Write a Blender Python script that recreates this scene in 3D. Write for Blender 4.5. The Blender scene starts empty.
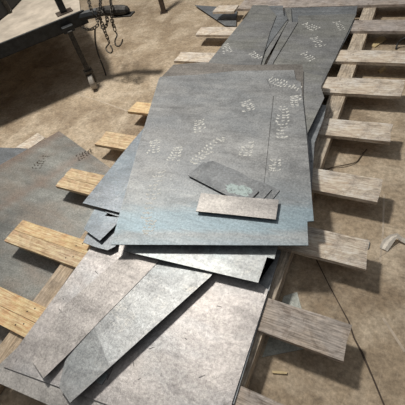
import bpy, bmesh, math, random
from mathutils import Vector, Matrix, noise
random.seed(11)
C = bpy.context.scene.collection
PI = math.pi

# ---------------------------------------------------------------- materials
def new_mat(name):
    m = bpy.data.materials.new(name); m.use_nodes = True
    nt = m.node_tree
    for n in list(nt.nodes): nt.nodes.remove(n)
    out = nt.nodes.new('ShaderNodeOutputMaterial')
    b = nt.nodes.new('ShaderNodeBsdfPrincipled')
    nt.links.new(b.outputs[0], out.inputs[0])
    return m, nt, b

def coords(nt, scale=(1,1,1), rot=0.0, off=(0,0,0)):
    tc = nt.nodes.new('ShaderNodeTexCoord'); mp = nt.nodes.new('ShaderNodeMapping')
    mp.inputs['Scale'].default_value = scale
    mp.inputs['Rotation'].default_value = (0, 0, rot)
    mp.inputs['Location'].default_value = off
    nt.links.new(tc.outputs['Object'], mp.inputs[0])
    return mp.outputs[0]

def tex(nt, vec, scale, detail=6, rough=.6, dist=0.0):
    n = nt.nodes.new('ShaderNodeTexNoise')
    n.inputs['Scale'].default_value = scale; n.inputs['Detail'].default_value = detail
    n.inputs['Roughness'].default_value = rough; n.inputs['Distortion'].default_value = dist
    nt.links.new(vec, n.inputs['Vector'])
    return n.outputs['Fac']

def ramp(nt, fac, stops):
    r = nt.nodes.new('ShaderNodeValToRGB'); e = r.color_ramp.elements
    while len(e) < len(stops): e.new(.5)
    for k, (p, c) in enumerate(stops):
        e[k].position = p
        e[k].color = (c, c, c, 1) if isinstance(c, (int, float)) else (*c, 1)
    nt.links.new(fac, r.inputs[0])
    return r.outputs[0]

def mix(nt, fac, a, b, mode='MIX'):
    n = nt.nodes.new('ShaderNodeMix'); n.data_type = 'RGBA'; n.blend_type = mode
    for s, v in ((n.inputs[0], fac), (n.inputs[6], a), (n.inputs[7], b)):
        if isinstance(v, (int, float)): s.default_value = v
        elif isinstance(v, tuple): s.default_value = (*v, 1)
        else: nt.links.new(v, s)
    return n.outputs[2]

def bump(nt, b, h, strength, dist):
    n = nt.nodes.new('ShaderNodeBump')
    n.inputs['Strength'].default_value = strength; n.inputs['Distance'].default_value = dist
    nt.links.new(h, n.inputs['Height']); nt.links.new(n.outputs[0], b.inputs['Normal'])

def steel(name, lo, hi, seed, rot=0.0, dust=.5, tint=None, tint_amt=.5, rough=.37, metal=.5, marks=.5, smud=.28, band=None, dustc=(.50,.48,.44)):
    """Hot-rolled plate: cloudy mill scale, rolling streaks, dusty scuffs, small dark nicks."""
    m, nt, b = new_mat(name)
    o = (seed*3.1, seed*1.7, seed*.9)
    v = coords(nt, off=o)
    vs = coords(nt, (1, 9, 1), rot, o)
    cloud = tex(nt, v, 2.2, 8, .62, .4)
    streak = tex(nt, vs, 2.2, 5, .6)
    fine = tex(nt, v, 85, 6, .8)
    col = mix(nt, ramp(nt, cloud, [(.34,0),(.66,1)]), lo, hi)
    col = mix(nt, .55, col, ramp(nt, streak, [(.3,.32),(.7,.68)]), 'OVERLAY')
    if tint:
        tn = tex(nt, coords(nt, (1, 2.2, 1), rot, (o[0]+5, o[1], o[2])), 1.7, 5, .55, .3)
        tf = ramp(nt, tn, [(.47,0),(.62,tint_amt)])
        col = mix(nt, tf, col, tint)
    smudge = tex(nt, coords(nt, (1, 1.6, 1), rot, (o[0], o[1]+4, o[2])), 4.2, 8, .7, .8)
    col = mix(nt, ramp(nt, smudge, [(.50,0),(.64,smud)]), col, tuple(c*.55 for c in lo))
    med = tex(nt, v, 28, 10, .85, .6)
    col = mix(nt, .5, col, ramp(nt, med, [(.34,.30),(.66,.72)]), 'OVERLAY')
    scuff = tex(nt, v, 6.5, 10, .82, 1.2)
    sf = ramp(nt, scuff, [(.52,0),(.66,dust)])
    sg = ramp(nt, fine, [(.44,0),(.58,1)])
    d = mix(nt, 1.0, sf, sg, 'MULTIPLY')
    col = mix(nt, d, col, dustc)
    if band:                                  # edge band: bluish reflection painted on main, rust on floorplate
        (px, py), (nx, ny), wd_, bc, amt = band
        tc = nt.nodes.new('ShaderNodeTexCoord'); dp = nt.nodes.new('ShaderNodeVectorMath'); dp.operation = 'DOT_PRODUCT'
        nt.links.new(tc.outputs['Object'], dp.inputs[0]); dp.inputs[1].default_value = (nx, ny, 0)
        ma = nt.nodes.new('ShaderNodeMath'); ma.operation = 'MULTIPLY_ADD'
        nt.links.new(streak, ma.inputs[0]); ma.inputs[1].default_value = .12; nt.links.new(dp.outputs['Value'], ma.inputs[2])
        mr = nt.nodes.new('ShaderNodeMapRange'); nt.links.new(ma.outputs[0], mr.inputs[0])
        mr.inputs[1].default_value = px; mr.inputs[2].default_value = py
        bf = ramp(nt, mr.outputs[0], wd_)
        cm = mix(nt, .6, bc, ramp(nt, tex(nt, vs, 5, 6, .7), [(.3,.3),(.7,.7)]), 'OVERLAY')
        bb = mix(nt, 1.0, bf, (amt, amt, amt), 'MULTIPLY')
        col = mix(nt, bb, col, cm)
    # short scratches and nicks
    sc = tex(nt, coords(nt, (30, 5, 1), rot+.9, o), 3.2, 3, .5, .5)
    sm = ramp(nt, sc, [(.70,0),(.735,marks)])
    col = mix(nt, sm, col, (.05,.05,.052))
    col = mix(nt, .8, col, ramp(nt, fine, [(.34,.30),(.66,.70)]), 'OVERLAY')
    nt.links.new(col, b.inputs['Base Color'])
    b.inputs['Metallic'].default_value = metal
    rr = nt.nodes.new('ShaderNodeMath'); rr.operation = 'MULTIPLY_ADD'
    nt.links.new(cloud, rr.inputs[0]); rr.inputs[1].default_value = .22; rr.inputs[2].default_value = rough-.06
    nt.links.new(rr.outputs[0], b.inputs['Roughness'])
    hh = nt.nodes.new('ShaderNodeMath'); hh.operation = 'MULTIPLY_ADD'
    nt.links.new(tex(nt, v, 1.6, 2, .5), hh.inputs[0]); hh.inputs[1].default_value = 8
    nt.links.new(fine, hh.inputs[2])
    bump(nt, b, hh.outputs[0], .35, .004)
    return m

def plain(name, col, rough=.6, metal=0.0, var=.25, scale=20):
    m, nt, b = new_mat(name)
    v = coords(nt)
    n = tex(nt, v, scale, 6, .65)
    c2 = tuple(min(1, c*(1+var)) for c in col); c1 = tuple(c*(1-var) for c in col)
    nt.links.new(mix(nt, ramp(nt, n, [(.35,0),(.65,1)]), c1, c2), b.inputs['Base Color'])
    b.inputs['Roughness'].default_value = rough; b.inputs['Metallic'].default_value = metal
    bump(nt, b, n, .3, .002)
    return m

def wood(name, c_lo, c_hi, grey=.3, greyc=(.36,.33,.31), seed=0, stain=.4, along_y=False):
    m, nt, b = new_mat(name)
    o = (seed*2.3, seed*1.1, seed)
    sc = (14, 1, 14) if along_y else (1, 14, 14)
    g = tex(nt, coords(nt, sc, 0, o), 5, 6, .6, .5)
    g2 = tex(nt, coords(nt, tuple(s*3 for s in sc), 0, o), 4, 4, .6)
    v = coords(nt, (1,1,1), 0, o)
    cl = tex(nt, v, 4.5, 6, .65, .5)
    cl2 = tex(nt, v, 9, 8, .75, 1.0)
    col = mix(nt, ramp(nt, g, [(.32,0),(.66,1)]), c_lo, c_hi)
    col = mix(nt, ramp(nt, cl, [(.40,0),(.62,grey)]), col, greyc)
    col = mix(nt, ramp(nt, cl2, [(.50,0),(.66,stain)]), col, (.13,.085,.055))
    col = mix(nt, .85, col, ramp(nt, g2, [(.32,.25),(.68,.74)]), 'OVERLAY')
    col = mix(nt, .5, col, ramp(nt, tex(nt, v, 26, 8, .8, .5), [(.36,.25),(.64,.72)]), 'OVERLAY')
    nt.links.new(col, b.inputs['Base Color'])
    b.inputs['Roughness'].default_value = .8
    b.inputs['Specular IOR Level'].default_value = .25
    bump(nt, b, g2, .5, .002)
    return m

M = {}
M['edge'] = plain('dark cut steel edge', (.030,.030,.032), .55, .3)
# mill-finish plates; tints follow each plate's own scale colour; main's blue band: painted reflection
M['main'] = steel('grey plate with painted blue sheen', (.25,.255,.26), (.37,.375,.375), 1, .3, .5, (.22,.24,.26), .5, smud=.5, metal=.28, rough=.44, dustc=(.46,.46,.445), band=((-.88, .12), (-.292, .956), [(0,.6),(.06,.25),(.10,1),(.20,.85),(.27,.2),(.5,0)], (.25,.35,.41), .8))
M['bottom'] = steel('pale dusty plate', (.37,.35,.345), (.50,.465,.445), 2, .1, .5, (.31,.33,.35), .5, .40, .5, .55, (.60,.555,.51))
M['under'] = steel('scuffed grey plate', (.30,.29,.28), (.46,.44,.42), 3, 0, .6, None, 0, .45)
M['diag'] = steel('scuffed silvery strip', (.29,.30,.31), (.44,.45,.45), 4, .8, .9, (.34,.38,.40), .4, .42, .55, .7, (.60,.60,.57))
M['diag2'] = steel('pinkish grey strip', (.35,.33,.32), (.46,.43,.41), 5, .8, .5, None, 0, .45, .5, .4, (.60,.56,.52))
M['patchy'] = steel('pale blue grey plate', (.29,.30,.31), (.43,.45,.45), 6, .5, .7, (.38,.47,.50), .6, .40, .55, .6, (.58,.57,.54))
M['blue'] = steel('blue grey plate', (.15,.17,.19), (.245,.27,.30), 7, .2, .4, (.21,.26,.30), .6, .40)
M['blue2'] = steel('light blue grey offcut', (.17,.19,.21), (.27,.295,.32), 8, .6, .35, None, 0, .40)
M['back'] = steel('dull grey plate', (.28,.285,.29), (.40,.405,.405), 9, 0, .55, (.33,.33,.27), .35, .42, .6, .4, (.42,.41,.36))
M['back2'] = steel('dark blue grey plate', (.21,.225,.24), (.31,.33,.35), 10, 0, .4, None, 0, .42)
M['rim'] = steel('brown tinged plate', (.22,.205,.19), (.31,.29,.27), 12, 0, .4, None, 0, .45)
M['strip'] = steel('light worn strip', (.31,.295,.29), (.46,.44,.42), 13, .1, .6, (.25,.25,.26), .6, .42)
M['strip2'] = steel('grey strip with mint patch', (.13,.14,.15), (.22,.23,.24), 14, .4, .35, None, 0, .42)
M['floorplate'] = steel('greenish grey plate with rust blush', (.21,.215,.205), (.33,.335,.31), 15, .5, .45, (.27,.21,.165), .5, band=((-.60,.40), (.89,-.455), [(0,.9),(.06,.6),(.13,.1),(.4,0),(.50,.6),(.58,0)], (.27,.19,.15), .8), rough=.42, metal=.45)
M['floorplate2'] = steel('blue grey floor plate', (.20,.215,.23), (.28,.30,.32), 16, .5, .3, None, 0, .45)
M['pale'] = steel('pale greenish scrap plate', (.36,.38,.35), (.48,.50,.46), 17, .5, .5, None, 0, .5, .3)
M['scribe'] = plain('dark scribed line', (.07,.07,.07), .7)
M['black'] = plain('black painted steel', (.032,.035,.038), .45, .2, .4, 30)
M['blackrust'] = plain('black chipped paint', (.045,.042,.038), .55, .3, .6, 60)
M['iron'] = plain('dark rusty iron', (.07,.062,.052), .5, .6, .5, 80)
M['post'] = plain('brown painted steel', (.075,.055,.042), .6, .2, .4, 30)
M['rubber'] = plain('black rubber', (.02,.02,.02), .7)
M['wheel'] = plain('worn grey wheel', (.36,.33,.29), .6, 0, .25, 30)
M['deck'] = plain('dusty plywood deck', (.40,.35,.29), .85, 0, .22, 7)
M['nail'] = plain('rusty nail', (.05,.03,.02), .6, .4)
M['wire'] = plain('brown wire', (.10,.075,.05), .6, .2)
M['chip'] = plain('fresh wood chip', (.66,.53,.30), .7, 0, .2)
M['white'] = plain('crumpled whitish scrap', (.62,.57,.50), .6, 0, .2, 60)
M['greyscrap'] = plain('grey metal crumb', (.24,.26,.27), .5, .4)
M['cable'] = plain('black cable', (.02,.02,.022), .5)
M['crack'] = plain('dark crack', (.075,.055,.04), .9)
M['joint'] = plain('pale scratch', (.50,.42,.33), .9)
M['wfresh'] = wood('fresh yellow plank', (.56,.39,.20), (.80,.60,.35), .3, (.56,.45,.33), 1, .25)
M['wfresh2'] = wood('honey plank', (.52,.38,.22), (.74,.58,.38), .3, (.52,.42,.33), 2, .3)
M['wpale'] = wood('pale weathered plank', (.50,.42,.33), (.72,.63,.52), .7, (.60,.57,.53), 3, .55)
M['wgrey'] = wood('grey weathered plank', (.33,.28,.24), (.47,.41,.36), .7, (.40,.37,.36), 4, .6)
M['wdirty'] = wood('dirty brown plank', (.33,.265,.21), (.48,.41,.345), .6, (.41,.38,.36), 5, .7)
M['wstring'] = wood('tan stringer', (.38,.29,.20), (.55,.44,.32), .5, (.42,.36,.30), 6, .4, True)
M['wstring2'] = wood('grey brown stringer', (.40,.33,.25), (.58,.49,.38), .5, (.46,.42,.37), 9, .5, True)
M['wblock'] = wood('dark stringer', (.30,.24,.18), (.46,.37,.28), .6, (.38,.33,.28), 7, .5, True)

def dust_mat(name, col, lo=.36, hi=.54, amax=.9, sc=60):
    m, nt, b = new_mat(name)
    v = coords(nt)
    n = tex(nt, v, sc, 5, .7)
    tr = nt.nodes.new('ShaderNodeBsdfTransparent'); mx = nt.nodes.new('ShaderNodeMixShader')
    nt.links.new(ramp(nt, n, [(lo,.0),(hi,amax)]), mx.inputs[0])
    nt.links.new(tr.outputs[0], mx.inputs[1]); nt.links.new(b.outputs[0], mx.inputs[2])
    out = [k for k in nt.nodes if k.type == 'OUTPUT_MATERIAL'][0]
    nt.links.new(mx.outputs[0], out.inputs[0])
    b.inputs['Base Color'].default_value = (*col, 1); b.inputs['Roughness'].default_value = .9
    return m
M['dust'] = dust_mat('pale boot dust', (.72,.72,.68), .33, .52, .9)
M['darkprint'] = dust_mat('dark muddy print', (.07,.055,.04))
M['mint'] = dust_mat('pale mint residue', (.50,.60,.59), .30, .52, .95, 40)

def floor_mat():
    m, nt, b = new_mat('dusty brown concrete')
    v = coords(nt)
    big = tex(nt, v, .9, 8, .6, .5); mid = tex(nt, v, 3.6, 10, .68, .25); fine = tex(nt, v, 45, 8, .75)
    col = mix(nt, ramp(nt, big, [(.36,0),(.64,1)]), (.31,.24,.165), (.48,.385,.275))
    col = mix(nt, ramp(nt, mid, [(.44,0),(.62,.7)]), col, (.58,.49,.375))
    w = tex(nt, coords(nt, (1,1,1), 0, (7,3,0)), 1.9, 10, .66, .5)
    col = mix(nt, ramp(nt, w, [(.50,0),(.64,.65)]), col, (.20,.145,.095))
    # chalky scratches running across the slab
    s = tex(nt, coords(nt, (2, 26, 1), .5, (1,2,0)), 1.6, 4, .6, .8)
    col = mix(nt, ramp(nt, s, [(.62,0),(.70,.45)]), col, (.56,.46,.35))
    s2 = tex(nt, coords(nt, (24, 2, 1), .3, (4,2,0)), 1.5, 4, .6, .8)
    col = mix(nt, ramp(nt, s2, [(.64,0),(.71,.4)]), col, (.56,.46,.35))
    col = mix(nt, .8, col, ramp(nt, tex(nt, v, 16, 8, .8, .2), [(.36,.38),(.64,.62)]), 'OVERLAY')
    col = mix(nt, .8, col, ramp(nt, fine, [(.32,.26),(.68,.72)]), 'OVERLAY')
    # sawdust blown against the pallet
    tc = nt.nodes.new('ShaderNodeTexCoord')
    ds = nt.nodes.new('ShaderNodeVectorMath'); ds.operation = 'DISTANCE'
    nt.links.new(tc.outputs['Object'], ds.inputs[0]); ds.inputs[1].default_value = (-2.2, 2.75, 0)
    area = ramp(nt, ds.outputs['Value'], [(.15,1),(1.0,0)])
    sp = tex(nt, coords(nt, (1.5,1,1), .6), 38, 6, .75)
    f = mix(nt, 1.0, area, ramp(nt, sp, [(.42,0),(.60,.8)]), 'MULTIPLY')
    col = mix(nt, f, col, (.62,.49,.30))
    nt.links.new(col, b.inputs['Base Color'])
    b.inputs['Roughness'].default_value = .78
    b.inputs['Specular IOR Level'].default_value = .3
    h = nt.nodes.new('ShaderNodeMath'); h.operation = 'ADD'
    nt.links.new(mid, h.inputs[0]); nt.links.new(fine, h.inputs[1])
    bump(nt, b, h.outputs[0], .3, .004)
    return m
M['floor'] = floor_mat()

# ---------------------------------------------------------------- helpers
def tag(o, label=None, cat=None, group=None, kind=None):
    if label: o['label'] = label
    if cat: o['category'] = cat
    if group: o['group'] = group
    if kind: o['kind'] = kind
    return o

def link(name, bm, mats, loc=(0,0,0), parent=None, smooth=False):
    bmesh.ops.recalc_face_normals(bm, faces=bm.faces)
    me = bpy.data.meshes.new(name); bm.to_mesh(me); bm.free()
    if not isinstance(mats, (list, tuple)): mats = [mats]
    for m in mats: me.materials.append(m)
    if smooth:
        for p in me.polygons: p.use_smooth = True
    o = bpy.data.objects.new(name, me); C.objects.link(o)
    o.location = loc
    if parent: o.parent = parent
    return o

def empty(name, loc, label, cat, group=None):
    o = bpy.data.objects.new(name, None); C.objects.link(o); o.location = loc
    o.empty_display_size = .1
    return tag(o, label, cat, group)

def box(bm, c, s, rot=None, bev=0.0):
    r = bmesh.ops.create_cube(bm, size=1)
    mt = Matrix.Translation(c) @ (rot.to_4x4() if rot else Matrix()) @ Matrix.Diagonal((*s, 1))
    bmesh.ops.transform(bm, matrix=mt, verts=r['verts'])
    if bev:
        es = list({e for v in r['verts'] for e in v.link_edges})
        bmesh.ops.bevel(bm, geom=es, offset=bev, segments=2, affect='EDGES', profile=.5)

def tube(bm, pts, r, n=8, taper=None):
    pts = [Vector(p) for p in pts]; rings = []
    up = Vector((0,0,1))
    for i, p in enumerate(pts):
        t = (pts[min(i+1, len(pts)-1)] - pts[max(i-1, 0)]).normalized()
        a = t.cross(up)
        if a.length < .05: a = t.cross(Vector((1,0,0)))
        a.normalize(); b = t.cross(a)
        rr = r if taper is None else r*taper[i]
        rings.append([bm.verts.new(p + a*math.cos(2*PI*k/n)*rr + b*math.sin(2*PI*k/n)*rr) for k in range(n)])
    for i in range(len(rings)-1):
        for k in range(n):
            bm.faces.new((rings[i][k], rings[i][(k+1)%n], rings[i+1][(k+1)%n], rings[i+1][k]))
    bm.faces.new(rings[0][::-1]); bm.faces.new(rings[-1])

def smooth_path(pts, k=6):
    pts = [Vector(p) for p in pts]; out = []
    for i in range(len(pts)-1):
        p0 = pts[max(i-1,0)]; p1 = pts[i]; p2 = pts[i+1]; p3 = pts[min(i+2,len(pts)-1)]
        for j in range(k):
            t = j/k
            out.append(.5*((2*p1)+(-p0+p2)*t+(2*p0-5*p1+4*p2-p3)*t*t+(-p0+3*p1-3*p2+p3)*t**3))
    out.append(pts[-1]); return out

def sheet(name, label, pts, mat, thick=.005, group='loose steel plates and offcuts', cat='steel plate', warp=.0012):
    """A cut plate: outline with real thickness; dark sawn edges; slightly wavy like real plate."""
    P = [Vector(p) for p in pts]
    c = sum(P, Vector())/len(P); c.z = min(p.z for p in P) - thick
    # local best plane is kept by giving every outline point its own height
    bm = bmesh.new()
    L = []
    for i, p in enumerate(P):                       # small irregularities of a torch-cut edge
        q = P[(i+1) % len(P)]; d = q-p; n = max(1, int(d.length/.16))
        for k in range(n): L.append(p + d*(k/n))
    per = Vector((0,0,0))
    top = []
    for i, p in enumerate(L):
        j = .0012*noise.noise(Vector((p.x*9, p.y*9, len(L))))
        top.append(bm.verts.new((p.x-c.x+j, p.y-c.y-j, p.z-c.z)))
    bot = [bm.verts.new((v.co.x, v.co.y, v.co.z-thick)) for v in top]
    f = bm.faces.new(top); g = bm.faces.new(bot[::-1])
    n = len(top)
    for i in range(n):
        s = bm.faces.new((top[i], bot[i], bot[(i+1)%n], top[(i+1)%n])); s.material_index = 1
    bmesh.ops.triangulate(bm, faces=[f, g])
    return tag(link(name, bm, [mat, M['edge']], c), label, cat, group)

def bootprint(parent, at, ang, size=.28, half=None, seed=0, mat='dust'):
    """Dusty sole mark: a cluster of thin lug stamps lying on a plate."""
    rnd = random.Random(seed); bm = bmesh.new()
    n = 11
    for i in range(n):
        t = i/(n-1)
        if half == 'toe' and t < .45: continue
        if half == 'heel' and t > .42: continue
        w = .034 + .016*math.sin(PI*min(1, t*1.25-.1)) if t > .4 else .033
        y = (t-.5)*size
        for s in (-1, 0, 1):
            if s and rnd.random() < .2: continue
            x = s*w*.66 + rnd.uniform(-.005,.005); y = (t-.5)*size + rnd.uniform(-.004,.004)
            a = s*.55 + rnd.uniform(-.3,.3)
            hw, hh = rnd.uniform(.008,.0135), rnd.uniform(.0045,.0075)
            vs = []
            for (dx, dy) in ((-hw,-hh*.7),(0,-hh),(hw,-hh*.6),(hw*.9,hh),(0,hh*.8),(-hw,hh*.7)):
                dx += rnd.uniform(-.002,.002); dy += rnd.uniform(-.002,.002)
                vs.append(bm.verts.new((x+dx*math.cos(a)-dy*math.sin(a), y+dx*math.sin(a)+dy*math.cos(a), 0)))
            bm.faces.new(vs)
    z = max(v.co.z for v in parent.data.vertices) + .0006
    o = link('bootprint', bm, M[mat], (at[0]-parent.location.x, at[1]-parent.location.y, z), parent)
    o.rotation_euler = (0, 0, ang)
    o['label'] = 'pale dusty boot sole mark'
    return o

def scribe(parent, a, b, w=.003, name='scribed_line', mat='scribe'):
    a = Vector(a); b = Vector(b); d = (b-a).normalized(); s = Vector((-d.y, d.x, 0))*w/2
    bm = bmesh.new()
    z = max(v.co.z for v in parent.data.vertices) + .0005
    L = parent.location
    vs = [bm.verts.new((p.x-L.x, p.y-L.y, z)) for p in (a-s, b-s*.6, b+s*.6, a+s)]
    bm.faces.new(vs)
    return link(name, bm, M[mat], (0,0,0), parent)

# ---------------------------------------------------------------- floor
bm = bmesh.new()
box(bm, (0,0,-.06), (16,16,.12))
fl = link('floor', bm, M['floor'], (-1,4,0)); tag(fl, kind='structure')
bm = bmesh.new()
crk = [(-0.205, 1.024, 0), (-0.086, 0.863, 0), (0.026, 0.722, 0), (0.059, 0.659, 0), (0.097, 0.611, 0), (0.154, 0.525, 0), (0.205, 0.443, 0), (0.252, 0.367, 0)]
vs = []
for i, p in enumerate(crk):
    w = (.004,.003,.004,.004,.006,.004,.004,.004)[i]
    vs.append((bm.verts.new((p[0]-w, p[1], .0012)), bm.verts.new((p[0]+w, p[1], .0012))))
for i in range(len(vs)-1): bm.faces.new((vs[i][0], vs[i][1], vs[i+1][1], vs[i+1][0]))
link('crack', bm, M['crack'], (1,-4,0), fl)
for q in ([(-2.757, 2.110, 0), (-2.364, 2.036, 0), (-1.961, 1.936, 0)], [(0.064, 1.504, 0), (0.093, 1.251, 0), (0.104, 1.069, 0)], [(0.008, 2.449, 0), (-0.310, 2.202, 0)], [(-0.134, 0.830, 0), (0.070, 1.058, 0), (0.196, 1.231, 0)], [(0.155, 0.789, 0), (0.253, 0.672, 0)]):
    bm = bmesh.new(); vv = []
    for p in q:
        vv.append((bm.verts.new((p[0]-.004, p[1]-.004, .001)), bm.verts.new((p[0]+.004, p[1]+.004, .001))))
    for i in range(len(vv)-1): bm.faces.new((vv[i][0], vv[i][1], vv[i+1][1], vv[i+1][0]))
    link('scratch', bm, M['joint'], (1,-4,0), fl)

M['wall'] = plain('grey workshop wall', (.30,.29,.27), .85, 0, .15, 2)
bm = bmesh.new(); box(bm, (0,0,2.5), (16,.2,5)); tag(link('wall_back', bm, M['wall'], (-1,11.9,0)), kind='structure')
bm = bmesh.new(); box(bm, (0,0,2.5), (.2,15.8,5)); tag(link('wall_left', bm, M['wall'], (-8.9,3.9,0)), kind='structure')
# ---------------------------------------------------------------- the long pallet
pal = empty('wooden_pallet', (-.93, 1.8, 0), 'long low timber pallet with spaced cross boards under the steel plates', 'pallet')
def plank(name, x0, x1, y0, y1, z0, z1, mat, skew=0.0, ends=.004, seed=0, nails=()):
    rnd = random.Random(seed); bm = bmesh.new()
    nx = max(2, int(abs(x1-x0)/.12)); ny = max(2, int(abs(y1-y0)/.12))
    long_x = (x1-x0) > (y1-y0)
    cx, cy = (x0+x1)/2, (y0+y1)/2
    def pt(i, j, z):
        u, v = i/nx, j/ny
        x = x0+(x1-x0)*u; y = y0+(y1-y0)*v
        if long_x: y += skew*(u-.5) + .0025*noise.noise(Vector((x*7, j, seed)))
        else: x += skew*(v-.5) + .0025*noise.noise(Vector((y*7, i, seed)))
        if long_x and i in (0, nx): x += rnd.uniform(-ends, ends)
        return (x-cx, y-cy, z)
    T = [[None]*(ny+1) for _ in range(nx+1)]; B = [[None]*(ny+1) for _ in range(nx+1)]
    for i in range(nx+1):
        for j in range(ny+1):
            x, y, z = pt(i, j, z1)
            T[i][j] = bm.verts.new((x, y, z1-z0 + (0 if not long_x else .0008*noise.noise(Vector((i, j, seed))))))
            B[i][j] = bm.verts.new((x, y, 0))
    for i in range(nx):
        for j in range(ny):
            bm.faces.new((T[i][j], T[i+1][j], T[i+1][j+1], T[i][j+1]))
            bm.faces.new((B[i][j], B[i][j+1], B[i+1][j+1], B[i+1][j]))
    for i in range(nx):
        bm.faces.new((T[i][0], B[i][0], B[i+1][0], T[i+1][0])); bm.faces.new((T[i][ny], T[i+1][ny], B[i+1][ny], B[i][ny]))
    for j in range(ny):
        bm.faces.new((T[0][j], T[0][j+1], B[0][j+1], B[0][j])); bm.faces.new((T[nx][j], B[nx][j], B[nx][j+1], T[nx][j+1]))
    o = link(name, bm, mat, (cx-pal.location.x, cy-pal.location.y, z0), pal)
    for (px, py) in nails:
        b2 = bmesh.new()
        bmesh.ops.create_cone(b2, cap_ends=True, segments=8, radius1=.0042, radius2=.0042, depth=.002)
        link('nail', b2, M['nail'], (px-cx, py-cy, z1-z0-.0004), o)
    return o
ZS = .097                                             # stringer top
for (x0, mk, sk) in ((-1.463, 'wstring', 0), (-.965, 'wblock', 0), (-.395, 'wstring2', .0)):
    plank('stringer', x0, x0+.103, -.45, 3.80, .0105, ZS, M[mk], sk, seed=int(-x0*10))
# right-hand boards (one plank each) and left-hand boards (two narrower planks side by side)
rows_r = [(.115,.278,'wdirty',0), (.508,.662,'wdirty',0), (.935,1.095,'wpale',0), (1.345,1.508,'wpale',-.012),
          (1.800,1.962,'wpale',.025), (2.245,2.435,'wpale',.03), (2.650,2.818,'wpale',.02), (3.120,3.310,'wgrey',0), (3.585,3.80,'wgrey',.03)]
xe = [.10, .035, .042, .040, .032, .045, .16, .16, .30]
for k, ((y0, y1, mk, sk), x1) in enumerate(zip(rows_r, xe)):
    cy = (y0+y1)/2
    nl = [(-.365, y0+.035), (-.335, y0+.10)] + ([(-.36, y1-.03)] if k % 2 else [])
    plank('deck_board', -.94 if k != 8 else -1.60, x1, y0, y1, ZS, .120, M[mk], sk, .006, 20+k, nl)
rows_l = [(.085,.245,'wfresh'), (.490,.655,'wfresh2'), (.960,1.135,'wfresh2'), (1.395,1.545,'wfresh2'),
          (1.800,1.93,'wfresh'), (2.555,2.710,'wpale'), (3.030,3.185,'wpale')]
for k, (y0, y1, mk) in enumerate(rows_l):
    ym = y0 + (y1-y0)*(.48 if k != 1 else .52)
    two = k < 3
    xl = (-1.93,-1.925,-1.905,-1.875,-1.845,-1.815,-1.835)[k]
    if two:
        plank('deck_board', xl, -.945, y0, ym-.001, ZS, .119, M[mk], 0, .005, 40+k, [(-1.44, y0+.03), (-1.40, y0+.05)])
        plank('deck_board', xl, -.945, ym+.001, y1, ZS, .120, M['wfresh' if k == 1 else mk], 0, .005, 60+k, [(-1.43, ym+.03), (-1.40, y1-.025)])
    else:
        plank('deck_board', xl, -.945, y0, y1, ZS, .120, M[mk], 0, .012, 40+k, [(-1.43, y0+.04)])
plank('deck_board', -1.85, -1.62, 3.515, 3.665, ZS, .120, M['wpale'], 0, .012, 90)

# ---------------------------------------------------------------- plates lying on the floor at the left
FS1 = sheet('steel_plate', 'greenish grey plate on the floor, sliding under the left end of the pallet', 
      [(-2.719,1.093,.010), (-2.473,1.573,.010), (-1.735,1.299,.010), (-.98,1.02,.010), (-1.56,-.12,.010), (-3.32,-.12,.010)], M['floorplate'], .005)
sheet('steel_plate', 'blue grey plate showing behind the big floor plate at the left edge of the photo',
      [(-3.053, 1.251, 0.0048), (-2.637, 1.319, 0.0048), (-2.256, 1.206, 0.0048), (-2.273, 0.882, 0.0048), (-2.765, 0.806, 0.0048)], M['floorplate2'], .0045)
sheet('steel_plate', 'pale greenish scrap of plate on the floor under the right board ends',
      [(-0.274, 0.747, 0.003), (-0.222, 0.787, 0.003), (-0.094, 0.557, 0.003), (-0.280, 0.441, 0.003)], M['pale'], .003)
sheet('steel_plate', 'dark plate with a pointed corner under the far left board ends',
      [(-2.282, 3.907, 0.03), (-1.695, 3.426, 0.02), (-1.568, 3.415, 0.02), (-1.698, 3.777, 0.02), (-1.912, 3.860, 0.02)], M['back2'], .006)

chipb = sheet('board_scrap', 'pale thin board scrap on the floor behind the left floor plates',
      [(-2.758, 1.303, 0.004), (-2.686, 1.516, 0.004), (-2.553, 1.477, 0.004), (-2.607, 1.325, 0.004)], M['wpale'], .0035, group=None, cat='board')
# ---------------------------------------------------------------- the stack, from the bottom up
H_ = sheet('steel_plate', 'lowest scuffed grey plate of the stack, poking out at the bottom left corner',
      [(-1.386, -0.125, 0.127), (-1.360, -0.041, 0.127), (-1.150, 0.660, 0.127), (-0.431, 0.607, 0.127), (-0.381, 0.032, 0.127), (-0.723, -0.046, 0.127), (-1.009, -0.093, 0.127), (-1.297, -0.119, 0.127)], M['under'], .006)
G = sheet('steel_plate', 'wide pale dusty plate along the near end of the pallet, under the diagonal strips',
      [(-1.332, -0.060, 0.1345), (-1.323, 0.560, 0.1345), (-1.323, 0.642, 0.1345), (-1.143, 0.760, 0.1345), (-0.746, 0.847, 0.1345), (-0.325, 0.692, 0.1345), (-0.309, 0.203, 0.1345), (-0.299, 0.076, 0.1345), (-0.773, 0.008, 0.1345), (-1.014, -0.021, 0.1345)], M['bottom'], .006)
sheet('steel_plate', 'slim grey plate seen edge-on between the pale plate and the right stringer',
      [(-0.398, 0.520, 0.1275), (-0.401, 0.825, 0.1275), (-0.355, 0.916, 0.1275), (-0.334, 0.911, 0.1275), (-0.323, 0.692, 0.1275), (-0.302, 0.208, 0.1275), (-0.323, 0.199, 0.1275)], M['back2'], .006)
W1 = sheet('steel_strip', 'wide silvery diagonal strip with heavy scuffs, running to the bottom of the photo',
      [(-0.894, -0.048, 0.188), (-0.997, -0.020, 0.16), (-1.048, 0.070, 0.15), (-1.052, 0.127, 0.1475), (-1.046, 0.274, 0.147), (-0.955, 0.633, 0.1465), (-0.918, 0.719, 0.148), (-0.566, 0.769, 0.168), (-0.592, 0.650, 0.172)], M['diag'], .006, cat='steel strip')
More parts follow.
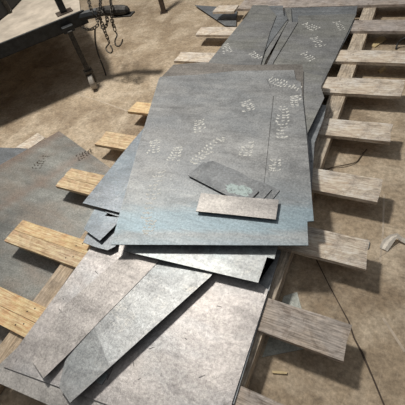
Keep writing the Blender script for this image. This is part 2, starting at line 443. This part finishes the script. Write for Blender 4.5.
W2 = sheet('steel_strip', 'pinkish grey strip with a lifted lower corner beside the silvery diagonal strip',
      [(-1.206, 0.015, 0.148), (-1.081, -0.021, 0.17), (-1.044, 0.122, 0.1545), (-1.000, 0.282, 0.1545), (-0.886, 0.656, 0.1545), (-0.967, 0.699, 0.1545), (-1.087, 0.663, 0.1515), (-1.236, 0.269, 0.1455)], M['diag2'], .0022, cat='steel strip')
Pp = sheet('steel_plate', 'pale blue grey plate with a stepped right end just under the big top plate',
      [(-1.080, 0.636, 0.186), (-1.077, 0.742, 0.186), (-0.346, 0.957, 0.186), (-0.341, 0.881, 0.186), (-0.338, 0.826, 0.186), (-0.373, 0.825, 0.186), (-0.367, 0.687, 0.186)], M['patchy'], .006)
# small offcuts at the left of the top plate
sheet('steel_offcut', 'light grey offcut lying lowest beside the left corner of the top plate',
      [(-1.377, 0.687, 0.166), (-1.362, 0.619, 0.166), (-1.272, 0.615, 0.166), (-1.188, 0.620, 0.166), (-1.159, 0.655, 0.166), (-1.182, 0.704, 0.166), (-1.205, 0.789, 0.166)], M['blue2'], .005, cat='steel offcut')
sheet('steel_offcut', 'blue grey offcut with a pointed lower corner left of the top plate',
      [(-1.422, 0.834, 0.19), (-1.393, 0.685, 0.19), (-1.250, 0.648, 0.19), (-1.221, 0.768, 0.19), (-1.225, 0.815, 0.19), (-1.240, 0.817, 0.19), (-1.325, 0.802, 0.19), (-1.316, 0.842, 0.19)], M['blue'], .005, cat='steel offcut')
sheet('steel_offcut', 'thin sliver of plate above the slit in the pointed offcut',
      [(-1.384, 0.858, 0.195), (-1.329, 0.823, 0.195), (-1.243, 0.819, 0.195), (-1.194, 0.835, 0.195), (-1.227, 0.886, 0.195)], M['blue2'], .003, cat='steel offcut')
L_ = sheet('steel_plate', 'blue grey plate with a sloping left edge emerging from under the big top plate',
      [(-1.505, 0.833, 0.2125), (-1.506, 0.910, 0.2125), (-1.502, 1.367, 0.2125), (-1.494, 1.549, 0.2125), (-1.362, 2.014, 0.2125), (-0.698, 0.969, 0.2125), (-1.233, 0.836, 0.2125)], M['blue'], .005)
# back end of the stack
U_ = sheet('steel_plate', 'dark plate across the far end of the stack beside the top pallet board',
      [(-1.108, 3.554, 0.126), (-0.444, 3.558, 0.126), (-0.430, 3.407, 0.126), (-0.423, 3.106, 0.126), (-0.441, 2.803, 0.126), (-0.910, 2.778, 0.126)], M['back2'], .005)
B2 = sheet('steel_plate', 'broad dull grey plate at the far right of the stack with a straight thick edge',
      [(-0.924, 3.373, 0.134), (-0.425, 3.397, 0.134), (-0.447, 2.728, 0.134), (-0.466, 2.283, 0.134), (-0.591, 2.206, 0.134), (-0.903, 2.165, 0.134), (-0.903, 2.594, 0.134), (-0.890, 3.250, 0.134)], M['back'], .006)
S2 = sheet('steel_plate', 'grey plate showing as a narrow band beside the right edge of the stack',
      [(-0.426, 2.030, 0.175), (-0.372, 2.022, 0.175), (-0.358, 1.888, 0.175), (-0.357, 1.655, 0.175), (-0.269, 1.223, 0.175), (-0.322, 1.209, 0.175), (-0.528, 1.744, 0.175)], M['back2'], .005)
sheet('steel_strip', 'widest of the three slim strips laid lengthwise at the far end',
      [(-1.094, 3.519, 0.141), (-1.032, 3.526, 0.141), (-0.940, 3.235, 0.141), (-0.886, 3.235, 0.141), (-0.898, 2.567, 0.141), (-0.881, 2.452, 0.141), (-0.936, 2.447, 0.141), (-0.983, 3.274, 0.141)], M['back'], .005, cat='steel strip')
sheet('steel_strip', 'slim pale strip between two dark gaps at the far end of the stack',
      [(-0.978, 3.263, 0.146), (-0.966, 2.575, 0.146), (-0.948, 2.438, 0.146), (-1.004, 2.433, 0.146), (-1.014, 2.851, 0.146), (-1.007, 3.187, 0.146)], M['back'], .004, cat='steel strip')
sheet('steel_strip', 'dark tapering strip against the far left plate',
      [(-1.264, 3.547, 0.151), (-1.115, 3.547, 0.151), (-1.047, 3.341, 0.151), (-0.990, 3.285, 0.151), (-1.015, 2.841, 0.151), (-1.018, 2.570, 0.151), (-1.017, 2.423, 0.151), (-1.073, 2.418, 0.151), (-1.227, 3.256, 0.151)], M['back2'], .004, cat='steel strip')
B1 = sheet('steel_plate', 'grey plate at the far left of the stack, tapering towards the top of the photo',
      [(-1.436, 2.504, 0.158), (-1.426, 2.812, 0.158), (-1.407, 3.346, 0.158), (-1.426, 3.557, 0.158), (-1.266, 3.548, 0.158), (-1.250, 3.519, 0.158), (-1.111, 3.327, 0.158), (-1.071, 3.016, 0.158), (-0.989, 2.560, 0.158), (-0.963, 2.388, 0.158), (-1.388, 2.318, 0.158)], M['back'], .006)
T_ = sheet('steel_plate', 'brownish grey plate edging out along the top side of the big top plate',
      [(-1.680, 2.094, 0.2245), (-1.679, 2.158, 0.2245), (-1.669, 2.322, 0.2245), (-1.407, 2.383, 0.2245), (-1.363, 2.374, 0.2245), (-1.093, 2.363, 0.2245), (-0.630, 2.412, 0.2245), (-0.597, 2.319, 0.2245), (-0.486, 1.888, 0.2245), (-1.071, 1.580, 0.2245)], M['rim'], .005)
R_ = sheet('steel_plate', 'grey plate under the right edge of the big top plate, with a long slanting edge',
      [(-0.652, 2.327, 0.2165), (-0.600, 2.332, 0.2165), (-0.549, 2.310, 0.2165), (-0.454, 2.289, 0.2165), (-0.436, 2.147, 0.2165), (-0.391, 2.043, 0.2165), (-0.407, 1.686, 0.2165), (-0.293, 1.322, 0.2165), (-0.331, 1.240, 0.2165), (-0.663, 2.096, 0.2165)], M['back'], .006)
Mn = sheet('steel_plate', 'big grey top plate with dusty boot prints, painted blue sheen and a notched right corner',
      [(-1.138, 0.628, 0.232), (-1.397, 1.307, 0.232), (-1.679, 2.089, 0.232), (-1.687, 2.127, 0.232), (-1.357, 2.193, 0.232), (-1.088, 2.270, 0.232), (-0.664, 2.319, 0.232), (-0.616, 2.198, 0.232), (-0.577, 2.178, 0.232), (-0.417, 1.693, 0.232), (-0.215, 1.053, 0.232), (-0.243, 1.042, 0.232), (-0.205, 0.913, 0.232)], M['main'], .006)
def near(p): return (p[0], p[1])
for (p, a, s, h, sd) in (((-1.094, 0.997, 0.232), .30, .34, None, 61), ((-1.061, 1.563, 0.232), .5, .22, 'toe', 2), ((-1.111, 1.276, 0.232), .2, .22, 'toe', 3), ((-1.278, 1.313, 0.232), .4, .22, 'toe', 4),
                         ((-0.932, 1.406, 0.232), -.35, .26, None, 5), ((-0.696, 1.412, 0.232), .1, .22, 'toe', 6), ((-0.573, 1.751, 0.232), .25, .30, None, 7), ((-0.525, 1.913, 0.232), .4, .22, 'toe', 8),
                         ((-0.683, 2.141, 0.232), 1.2, .24, None, 9), ((-0.822, 1.824, 0.232), .6, .20, 'toe', 10), ((-0.516, 1.427, 0.232), .2, .20, 'heel', 11), ((-1.010, 0.843, 0.232), .3, .2, 'heel', 12)):
    bootprint(Mn, p, a, s, h, sd)
bootprint(FS1, (-2.350, 1.145, 0.01), .1, .26, 'toe', 40, 'darkprint')['label'] = 'dark muddy boot mark'
bootprint(FS1, (-2.057, 1.325, 0.01), -.6, .22, 'toe', 41, 'darkprint')['label'] = 'dark rusty boot mark'
for (p, a, h, sd) in (((-0.602, 2.842, 0.134), .5, 'toe', 20), ((-0.502, 3.106, 0.134), .4, 'toe', 21), ((-0.719, 2.742, 0.134), .8, 'heel', 22), ((-0.701, 3.122, 0.134), .9, 'toe', 23)):
    bootprint(B2, p, a, .30, h, sd)
for (p, a, h, sd) in (((-1.327, 2.664, 0.158), .6, 'toe', 30), ((-1.133, 2.675, 0.158), .9, 'heel', 31)):
    bootprint(B1, p, a, .28, h, sd)
scribe(Mn, (-0.711, 1.997, 0.232), (-0.518, 1.229, 0.232), .004)
scribe(Mn, (-0.823, 2.188, 0.232), (-0.757, 2.084, 0.232), .003)
scribe(G, (-1.109, 0.097, 0.1345), (-1.114, 0.124, 0.1345), .004, 'nick')
for (a, b) in (((-0.720, 0.262, 0.1345), (-0.699, 0.279, 0.1345)), ((-0.465, 0.239, 0.1345), (-0.446, 0.258, 0.1345)), ((-0.517, 0.543, 0.1345), (-0.493, 0.546, 0.1345)), ((-0.591, 0.361, 0.1345), (-0.579, 0.357, 0.1345)), ((-0.759, 0.189, 0.1345), (-0.744, 0.173, 0.1345)), ((-0.700, 0.136, 0.1345), (-0.692, 0.147, 0.1345)),
               ((-0.720, 0.409, 0.1345), (-0.709, 0.408, 0.1345)), ((-1.257, 0.261, 0.1345), (-1.240, 0.256, 0.1345)), ((-1.205, 0.502, 0.1345), (-1.177, 0.492, 0.1345)), ((-1.277, 0.316, 0.1345), (-1.264, 0.309, 0.1345)), ((-0.827, 0.084, 0.1345), (-0.832, 0.138, 0.1345))):
    scribe(G, a, b, .004, 'nick')
sheet('steel_offcut', 'tiny pointed plate corner peeking from under the silvery diagonal strip',
      [(-0.874, 0.064, 0.14), (-0.851, 0.058, 0.14), (-0.835, 0.060, 0.14), (-0.832, 0.106, 0.14), (-0.865, 0.119, 0.14)], M['patchy'], .004, cat='steel offcut')
sheet('steel_offcut', 'tiny dark edged plate corner at the near right corner of the pale plate',
      [(-0.338, 0.197, 0.14), (-0.307, 0.201, 0.14), (-0.303, 0.155, 0.14), (-0.335, 0.155, 0.14)], M['bottom'], .004, cat='steel offcut')
# short strips on the top plate
c0 = sheet('steel_strip', 'dark strip end poking out furthest right of the short strips on the top plate',
      [(-0.571, 1.234, 0.2365), (-0.506, 1.224, 0.2365), (-0.423, 1.196, 0.2365), (-0.439, 1.134, 0.2365), (-0.479, 1.078, 0.2365), (-0.558, 1.120, 0.2365)], M['strip2'], .0038, cat='steel strip')
c1 = sheet('steel_strip', 'lower of the two slanting short strips on the top plate, mostly covered',
      [(-0.895, 1.272, 0.2415), (-0.885, 1.305, 0.2415), (-0.857, 1.315, 0.2415), (-0.690, 1.273, 0.2415), (-0.462, 1.188, 0.2415), (-0.484, 1.117, 0.2415), (-0.523, 1.055, 0.2415), (-0.700, 1.121, 0.2415)], M['strip2'], .004, cat='steel strip')
c2 = sheet('steel_strip', 'slanting short strip with a pale mint patch, crossed by the light strip',
      [(-0.948, 1.167, 0.2475), (-0.906, 1.290, 0.2475), (-0.742, 1.240, 0.2475), (-0.521, 1.154, 0.2475), (-0.535, 1.098, 0.2475), (-0.580, 1.034, 0.2475), (-0.652, 1.078, 0.2475)], M['strip2'], .005, cat='steel strip')
c3 = sheet('steel_strip', 'light worn short strip lying topmost on the big top plate',
      [(-0.785, 0.937, 0.2545), (-0.812, 1.058, 0.2545), (-0.598, 1.086, 0.2545), (-0.404, 1.120, 0.2545), (-0.382, 0.998, 0.2545)], M['strip'], .006, cat='steel strip')
bm = bmesh.new(); rnd = random.Random(5); vs = []
for k in range(22):
    a = 2*PI*k/22; r = 1+rnd.uniform(-.22,.2)
    ca = .62
    x, y = .075*r*math.cos(a), .036*r*math.sin(a)
    vs.append(bm.verts.new((x, y, 0)))
bm.faces.new(vs)
mp = (-0.629, 1.134, 0.2475)
mo = link('mint_patch', bm, M['mint'], (mp[0]-c2.location.x, mp[1]-c2.location.y, max(v.co.z for v in c2.data.vertices)+.0006), c2)
mo.rotation_euler = (0,0,-.05); mo['label'] = 'pale mint green residue'
scribe(c2, (-0.539, 1.099, 0.2475), (-0.521, 1.151, 0.2475), .004, 'cut_mark')

# ---------------------------------------------------------------- trailer front with jack, coupler and chains
tr = empty('trailer', (-2.85, 2.2, 0), 'black framed trailer with a dusty plywood deck at the top left', 'trailer')
def tpart(name, bm, m, parent=tr, smooth=False):
    base = Vector(tr.location)
    for v in bm.verts: v.co -= base
    return link(name, bm, m, (0,0,0), parent, smooth)
a = Vector((-3.550, 1.078, 0.62)); b_ = Vector((-2.507, 2.437, 0.62)); d = (b_-a).normalized(); nrm = Vector((-d.y, d.x, 0))   # away from camera
ang = math.atan2(d.y, d.x); rotz = Matrix.Rotation(ang, 3, 'Z')
Lb = (b_-a).length
bm = bmesh.new()
box(bm, (a+b_)/2 + nrm*.004 + Vector((0,0,-.052)), (Lb, .008, .104), rotz, .002)
box(bm, (a+b_)/2 + nrm*.03 + Vector((0,0,-.100)), (Lb, .06, .008), rotz, .002)
box(bm, (a+b_)/2 + nrm*.010 + Vector((0,0,.001)), (Lb, .022, .008), rotz, .002)
tpart('frame_beam', bm, M['black'])
bm = bmesh.new()
q = [a+nrm*.012, b_+nrm*.012-d*.03, b_+nrm*.30+d*.03, b_+nrm*2.2+d*.10, a+nrm*2.3]
tv = [bm.verts.new((p.x, p.y, .617)) for p in q]; bv = [bm.verts.new((p.x, p.y, .599)) for p in q]
bm.faces.new(tv); bm.faces.new(bv[::-1])
for i in range(5): bm.faces.new((tv[i], bv[i], bv[(i+1)%5], tv[(i+1)%5]))
tpart('deck', bm, M['deck'])
# coupler nose
c0 = Vector((-2.576, 2.407, 0.58)); c1v = Vector((-2.361, 2.513, 0.58)); c2v = Vector((-2.108, 2.532, 0.575))
bm = bmesh.new()
tube(bm, [c0, c0.lerp(c1v,.5), c1v], .038, 8)
tpart('tongue_tube', bm, M['black'])
bm = bmesh.new()
pth = [c1v, c1v.lerp(c2v,.25), c1v.lerp(c2v,.5), c1v.lerp(c2v,.75), c1v.lerp(c2v,.92), c2v]
tube(bm, pth, .042, 12, [.9,1,1,1.0,.8,.35])
cc = c1v.lerp(c2v,.72)
box(bm, cc+Vector((0,0,-.035)), (.19,.085,.012), Matrix.Rotation(.1,3,'Z'), .003)
tpart('coupler', bm, M['blackrust'], smooth=False)
# jack leg with swivel caster
J = Vector((-2.570, 2.243, 0))
bm = bmesh.new()
box(bm, J+Vector((0,0,.355)), (.042,.042,.37), rotz, .004)
tpart('jack_leg', bm, M['blackrust'])
bm = bmesh.new()
box(bm, J+Vector((0,0,.165)), (.080,.080,.022), rotz, .003)
tube(bm, [J+Vector((0,0,.142)), J+Vector((0,0,.154))], .036, 14)
off = Vector((.025,-.012,0)); ax = Vector((.80,.60,0)).normalized()
wd = Vector((ax.y, -ax.x, 0)); rw = Matrix.Rotation(math.atan2(ax.y, ax.x), 3, 'Z')
wc = J + wd*.034 + Vector((0,0,.068))
for s in (-1, 1):
    box(bm, J + ax*s*.030 + wd*.014 + Vector((0,0,.108)), (.006,.066,.10), rw, .001)
tube(bm, [wc-ax*.036, wc+ax*.036], .008, 8)
tpart('caster_fork', bm, M['iron'])
bm = bmesh.new()
tube(bm, [wc-ax*.024, wc-ax*.019, wc+ax*.019, wc+ax*.024], .068, 24, [.86,1,1,.86])
w_ = tpart('caster_wheel', bm, M['wheel'])
bm = bmesh.new()
box(bm, J+nrm*.02+Vector((0,0,.55)), (.10,.05,.05), rotz, .004)
tpart('jack_bracket', bm, M['black'])
# upright post on the deck
pp = Vector((-2.724, 2.414, 0.617))
bm = bmesh.new()
box(bm, pp+Vector((0,0,.305)), (.058,.058,.60), rotz, .004)
tpart('upright_post', bm, M['black'])
bm = bmesh.new()
box(bm, pp+Vector((.004,0,.004)), (.145,.11,.008), rotz, .002)
bp = tpart('base_plate', bm, M['post'])

# dark cabinet standing on the deck
k0 = Vector((-3.451, 2.430, 0.617)); k1 = Vector((-3.421, 2.266, 0.617)); k2 = Vector((-3.572, 2.722, 0.617))
u = (k1-k0).normalized(); w = Vector((-u.y, u.x, 0)); w = w if w.dot(k2-k0) > 0 else -w
cab = empty('equipment_box', k0, 'black steel box with a rounded corner rail on the trailer deck', 'box')
e1 = (k1-k0)*2.2; e2 = (k2-k0)*1.3
bm = bmesh.new()
ft = [Vector((0,0,.004)), e1+Vector((0,0,.004)), e1+e2+Vector((0,0,.004)), e2+Vector((0,0,.004))]
lo = [bm.verts.new(p) for p in ft]; hi = [bm.verts.new(p+Vector((0,0,.5))) for p in ft]
bm.faces.new(lo[::-1]); bm.faces.new(hi)
for i in range(4): bm.faces.new((lo[i], lo[(i+1)%4], hi[(i+1)%4], hi[i]))
bmesh.ops.bevel(bm, geom=list(bm.edges), offset=.008, segments=2, affect='EDGES')
link('body', bm, M['rubber'], (0,0,0), cab)
u = e1.normalized(); w = e2.normalized()
bm = bmesh.new(); tube(bm, [Vector((0,0,.004)) + u*-.004+w*-.004, Vector((0,0,.50)) + u*-.004+w*-.004], .026, 10)
link('corner_rail', bm, M['blackrust'], (0,0,0), cab, True)

# chains
def link_bm(L, r, wr):
    bm = bmesh.new(); pts = []
    n = 16
    for k in range(n):
        t = 2*PI*k/n; x = wr*math.cos(t); y = wr*math.sin(t) + (L/2-wr)*(1 if math.sin(t) >= 0 else -1)
        pts.append(Vector((x, y, 0)))
    rings = []
    for k, p in enumerate(pts):
        t = (pts[(k+1)%n]-pts[k-1]).normalized(); a_ = Vector((t.y, -t.x, 0)); z_ = Vector((0,0,1))
        rings.append([bm.verts.new(p + a_*math.cos(2*PI*j/6)*r + z_*math.sin(2*PI*j/6)*r) for j in range(6)])
    for k in range(n):
        for j in range(6):
            bm.faces.new((rings[k][j], rings[k][(j+1)%6], rings[(k+1)%n][(j+1)%6], rings[(k+1)%n][j]))
    return bm
def chain(path, label, hook_end=None, L=.042, r=.0042, wr=.0125):
    root = empty('safety_chain', path[0], label, 'chain')
    base = Vector(path[0]); P_ = smooth_path(path, 14)
    step = L - 2*r*1.6; acc = 0; prev = P_[0]; first = None; n = 0
    for i in range(1, len(P_)):
        seg = (P_[i]-P_[i-1])
        acc += seg.length
        while acc >= step:
            acc -= step
            pos = P_[i] - seg.normalized()*acc
            t = seg.normalized()
            q = t.to_track_quat('Y', 'Z') @ Matrix.Rotation(PI/2*(n % 2)+.5, 3, 'Y').to_quaternion()
            if first is None:
                o = link('chain_link', link_bm(L, r, wr), M['iron'], (0,0,0), root, True); first = o
            else:
                o = first.copy(); C.objects.link(o); o.parent = root
            o.location = pos-base; o.rotation_mode = 'QUATERNION'; o.rotation_quaternion = q
            n += 1
    if hook_end:
        bm = bmesh.new(); tube(bm, [Vector(p)-base for p in smooth_path(hook_end, 5)], .0062, 8)
        h = link('hook', bm, M['iron'], (0,0,0), root, True); h['label'] = 'open dark steel hook'
    return root
chain([(-2.460, 2.661, 0.66), (-2.329, 2.456, 0.645), (-2.331, 2.411, 0.6), (-2.366, 2.438, 0.53), (-2.371, 2.440, 0.46), (-2.370, 2.438, 0.39), (-2.360, 2.428, 0.34)], 'chain looped over the coupler, ending in the lower hook',
      [(-2.360, 2.428, 0.34), (-2.375, 2.378, 0.32), (-2.352, 2.355, 0.3), (-2.313, 2.350, 0.29), (-2.297, 2.365, 0.31), (-2.337, 2.404, 0.33)])
chain([(-2.323, 2.610, 0.66), (-2.243, 2.493, 0.635), (-2.202, 2.425, 0.6), (-2.237, 2.433, 0.54), (-2.265, 2.456, 0.47), (-2.263, 2.449, 0.43)], 'chain hanging nearest the coupler tip, ending in the upper hook',
      [(-2.263, 2.449, 0.43), (-2.247, 2.436, 0.41), (-2.252, 2.390, 0.38), (-2.225, 2.352, 0.36), (-2.182, 2.345, 0.36), (-2.166, 2.376, 0.38), (-2.160, 2.388, 0.4)])
chain([(-2.566, 2.385, 0.53), (-2.529, 2.375, 0.5), (-2.472, 2.369, 0.49), (-2.414, 2.375, 0.5), (-2.381, 2.405, 0.52), (-2.413, 2.447, 0.56), (-2.447, 2.463, 0.62), (-2.495, 2.525, 0.66), (-2.544, 2.619, 0.68)], 'chain drooping along the left side of the coupler')
chain([(-2.340, 2.373, 0.51), (-2.295, 2.383, 0.505), (-2.274, 2.401, 0.53), (-2.255, 2.404, 0.57), (-2.233, 2.364, 0.62), (-2.318, 2.393, 0.64)], 'short bunched chain knotted under the coupler')
bm = bmesh.new(); g0 = Vector((-2.452, 2.419, 0.47))
tube(bm, [p-g0 for p in smooth_path([(-2.452, 2.419, 0.47), (-2.533, 2.440, 0.34), (-2.569, 2.444, 0.2), (-2.569, 2.436, 0.07), (-2.566, 2.422, 0.008)])], .0075, 8)
cb = link('rubber_cable', bm, M['cable'], g0, None, True); tag(cb, 'black cable hanging from the chains down to the floor', 'cable')

# steel leg of a bench beyond, top edge of the photo
lg = (-2.654, 3.797, 0)
bn = empty('bench_leg', lg, 'brown steel leg standing on the floor at the top edge of the photo', 'leg')
bm = bmesh.new(); box(bm, (0,0,.408), (.055,.055,.80), Matrix.Rotation(.5,3,'Z'), .004); link('tube', bm, M['post'], (0,0,0), bn)
bm = bmesh.new(); box(bm, (0,0,.004), (.09,.08,.008), Matrix.Rotation(.5,3,'Z'), .002); link('foot_plate', bm, M['post'], (0,0,0), bn)

# ---------------------------------------------------------------- bits on the floor
def chip(name, label, cat, pts, z, mat, group=None):
    P_ = [Vector(p) for p in pts]; c = sum(P_, Vector())/len(P_)
    bm = bmesh.new()
    t = [bm.verts.new((p.x-c.x, p.y-c.y, z+.002*((i % 2)))) for i, p in enumerate(P_)]
    b = [bm.verts.new((p.x-c.x, p.y-c.y, 0)) for p in P_]
    bm.faces.new(t); bm.faces.new(b[::-1]); n = len(P_)
    for i in range(n): bm.faces.new((t[i], b[i], b[(i+1)%n], t[(i+1)%n]))
    bmesh.ops.triangulate(bm, faces=[f for f in bm.faces if len(f.verts) > 4])
    c.z = 0.0005
    return tag(link(name, bm, mat, c), label, cat, group)
chip('wood_splinter', 'yellow wood splinter on the floor near the bottom edge of the photo', 'wood splinter', [(-0.223, 0.403, 0), (-0.188, 0.415, 0), (-0.162, 0.421, 0), (-0.162, 0.413, 0), (-0.193, 0.403, 0), (-0.218, 0.395, 0)], .006, M['chip'])
chip('wood_splinter', 'torn yellow wood splinter between the two far right boards', 'wood splinter', [(-0.237, 3.143, 0), (-0.207, 3.253, 0), (-0.169, 3.254, 0), (-0.148, 3.212, 0), (-0.178, 3.154, 0), (-0.213, 3.080, 0), (-0.241, 3.094, 0)], .008, M['chip'])
chip('wood_splinter', 'small pale splinter on the floor below the third far board', 'wood splinter', [(-0.142, 2.742, 0), (-0.108, 2.794, 0), (-0.091, 2.775, 0), (-0.123, 2.703, 0)], .005, M['chip'])
chip('metal_scrap', 'small dark grey crumb on the floor left of the white scrap', 'scrap', [(0.010, 1.161, 0), (0.028, 1.180, 0), (0.044, 1.166, 0), (0.043, 1.128, 0), (0.025, 1.113, 0)], .005, M['greyscrap'])
# crumpled white scrap: a bent strap
bm = bmesh.new(); P_ = [Vector(p) for p in [(0.108, 1.142, 0), (0.120, 1.183, 0), (0.139, 1.214, 0), (0.156, 1.225, 0), (0.179, 1.217, 0), (0.229, 1.204, 0)]]
c = P_[0].copy(); ww = [.040,.046,.034,.026,.022,.022]; zz = [.003,.012,.02,.026,.015,.006]
ring = []
for i, p in enumerate(P_):
    t = (P_[min(i+1,5)]-P_[max(i-1,0)]).normalized(); s = Vector((-t.y, t.x, 0))*ww[i]/2
    ring.append([bm.verts.new(p-c+s*k + Vector((0,0,zz[i]+h))) for k, h in ((-1,0),(-.3,.006),(.4,.002),(1,.007),(.4,-.001),(-.3,.001))])
for i in range(5):
    for k in range(6): bm.faces.new((ring[i][k], ring[i][(k+1)%6], ring[i+1][(k+1)%6], ring[i+1][k]))
bm.faces.new(ring[0]); bm.faces.new(ring[-1][::-1])
tag(link('packing_strap', bm, M['white'], c), 'crumpled whitish strap on the floor at the right edge of the photo', 'strap')
bm = bmesh.new(); P_ = smooth_path([(-0.295, 1.606, 0.004), (-0.245, 1.647, 0.006), (-0.176, 1.679, 0.012), (-0.121, 1.724, 0.006), (-0.103, 1.782, 0.006), (-0.080, 1.854, 0.004)]); c = P_[0].copy()
tube(bm, [p-c for p in P_], .003, 6)
tag(link('bent_wire', bm, M['wire'], c, None, True), 'thin brown bent wire on the floor beside the right stringer', 'wire')
bm = bmesh.new(); P_ = smooth_path([(-0.057, 3.060, 0.006), (-0.054, 3.093, 0.03), (-0.036, 3.099, 0.06), (0.002, 3.100, 0.08), (0.063, 3.185, 0.05), (0.123, 3.253, 0.008)]); c = P_[0].copy()
tube(bm, [p-c for p in P_], .007, 8)
tag(link('black_hose', bm, M['cable'], c, None, True), 'black curved hose at the upper right edge beside the pallet boards', 'hose')

# ---------------------------------------------------------------- light: one high workshop lamp and soft light from the hall
def area(name, loc, tgt, size, power, col, sy=None):
    l = bpy.data.lights.new(name, 'AREA'); l.energy = power; l.color = col; l.size = size
    l.shape = 'DISK'
    if sy: l.shape = 'RECTANGLE'; l.size_y = sy
    o = bpy.data.objects.new(name, l); C.objects.link(o); o.location = loc
    o.rotation_euler = (Vector(tgt)-Vector(loc)).to_track_quat('-Z', 'Y').to_euler()
    return o
area('workshop_lamp', (-2.9, 2.4, 4.5), (-1.3, 1.2, 0), .55, 225, (1.0,.95,.87))
w = bpy.data.worlds.new('World'); bpy.context.scene.world = w; w.use_nodes = True
nt = w.node_tree; bg = nt.nodes['Background']
tc = nt.nodes.new('ShaderNodeTexCoord'); sx = nt.nodes.new('ShaderNodeSeparateXYZ')
nt.links.new(tc.outputs['Generated'], sx.inputs[0])
r = ramp(nt, sx.outputs['Z'], [(0.0,(.10,.10,.10)),(.5,(.20,.205,.22)),(.8,(.55,.56,.58)),(1.0,(.85,.83,.80))])
nt.links.new(r, bg.inputs[0]); bg.inputs[1].default_value = .48

# ---------------------------------------------------------------- camera
cam = bpy.data.cameras.new('Camera'); co = bpy.data.objects.new('Camera', cam); C.objects.link(co)
cam.sensor_width = 36; cam.sensor_fit = 'HORIZONTAL'; cam.lens = 36*360/405
cam.clip_start = .02
X_ = Vector((0.88878209, 0.41330239, -0.1981099)); Y_ = Vector((-0.20113959, 0.74012143, 0.64168772)); Z_ = Vector((0.41183645, -0.53047281, 0.74093814))
co.matrix_world = Matrix(((X_.x,Y_.x,Z_.x,0),(X_.y,Y_.y,Z_.y,0),(X_.z,Y_.z,Z_.z,1.65),(0,0,0,1)))
S = bpy.context.scene; S.camera = co
S.view_settings.view_transform = 'Standard'; S.view_settings.look = 'None'
S.view_settings.exposure = 0; S.view_settings.gamma = 1; S.view_settings.use_curve_mapping = False
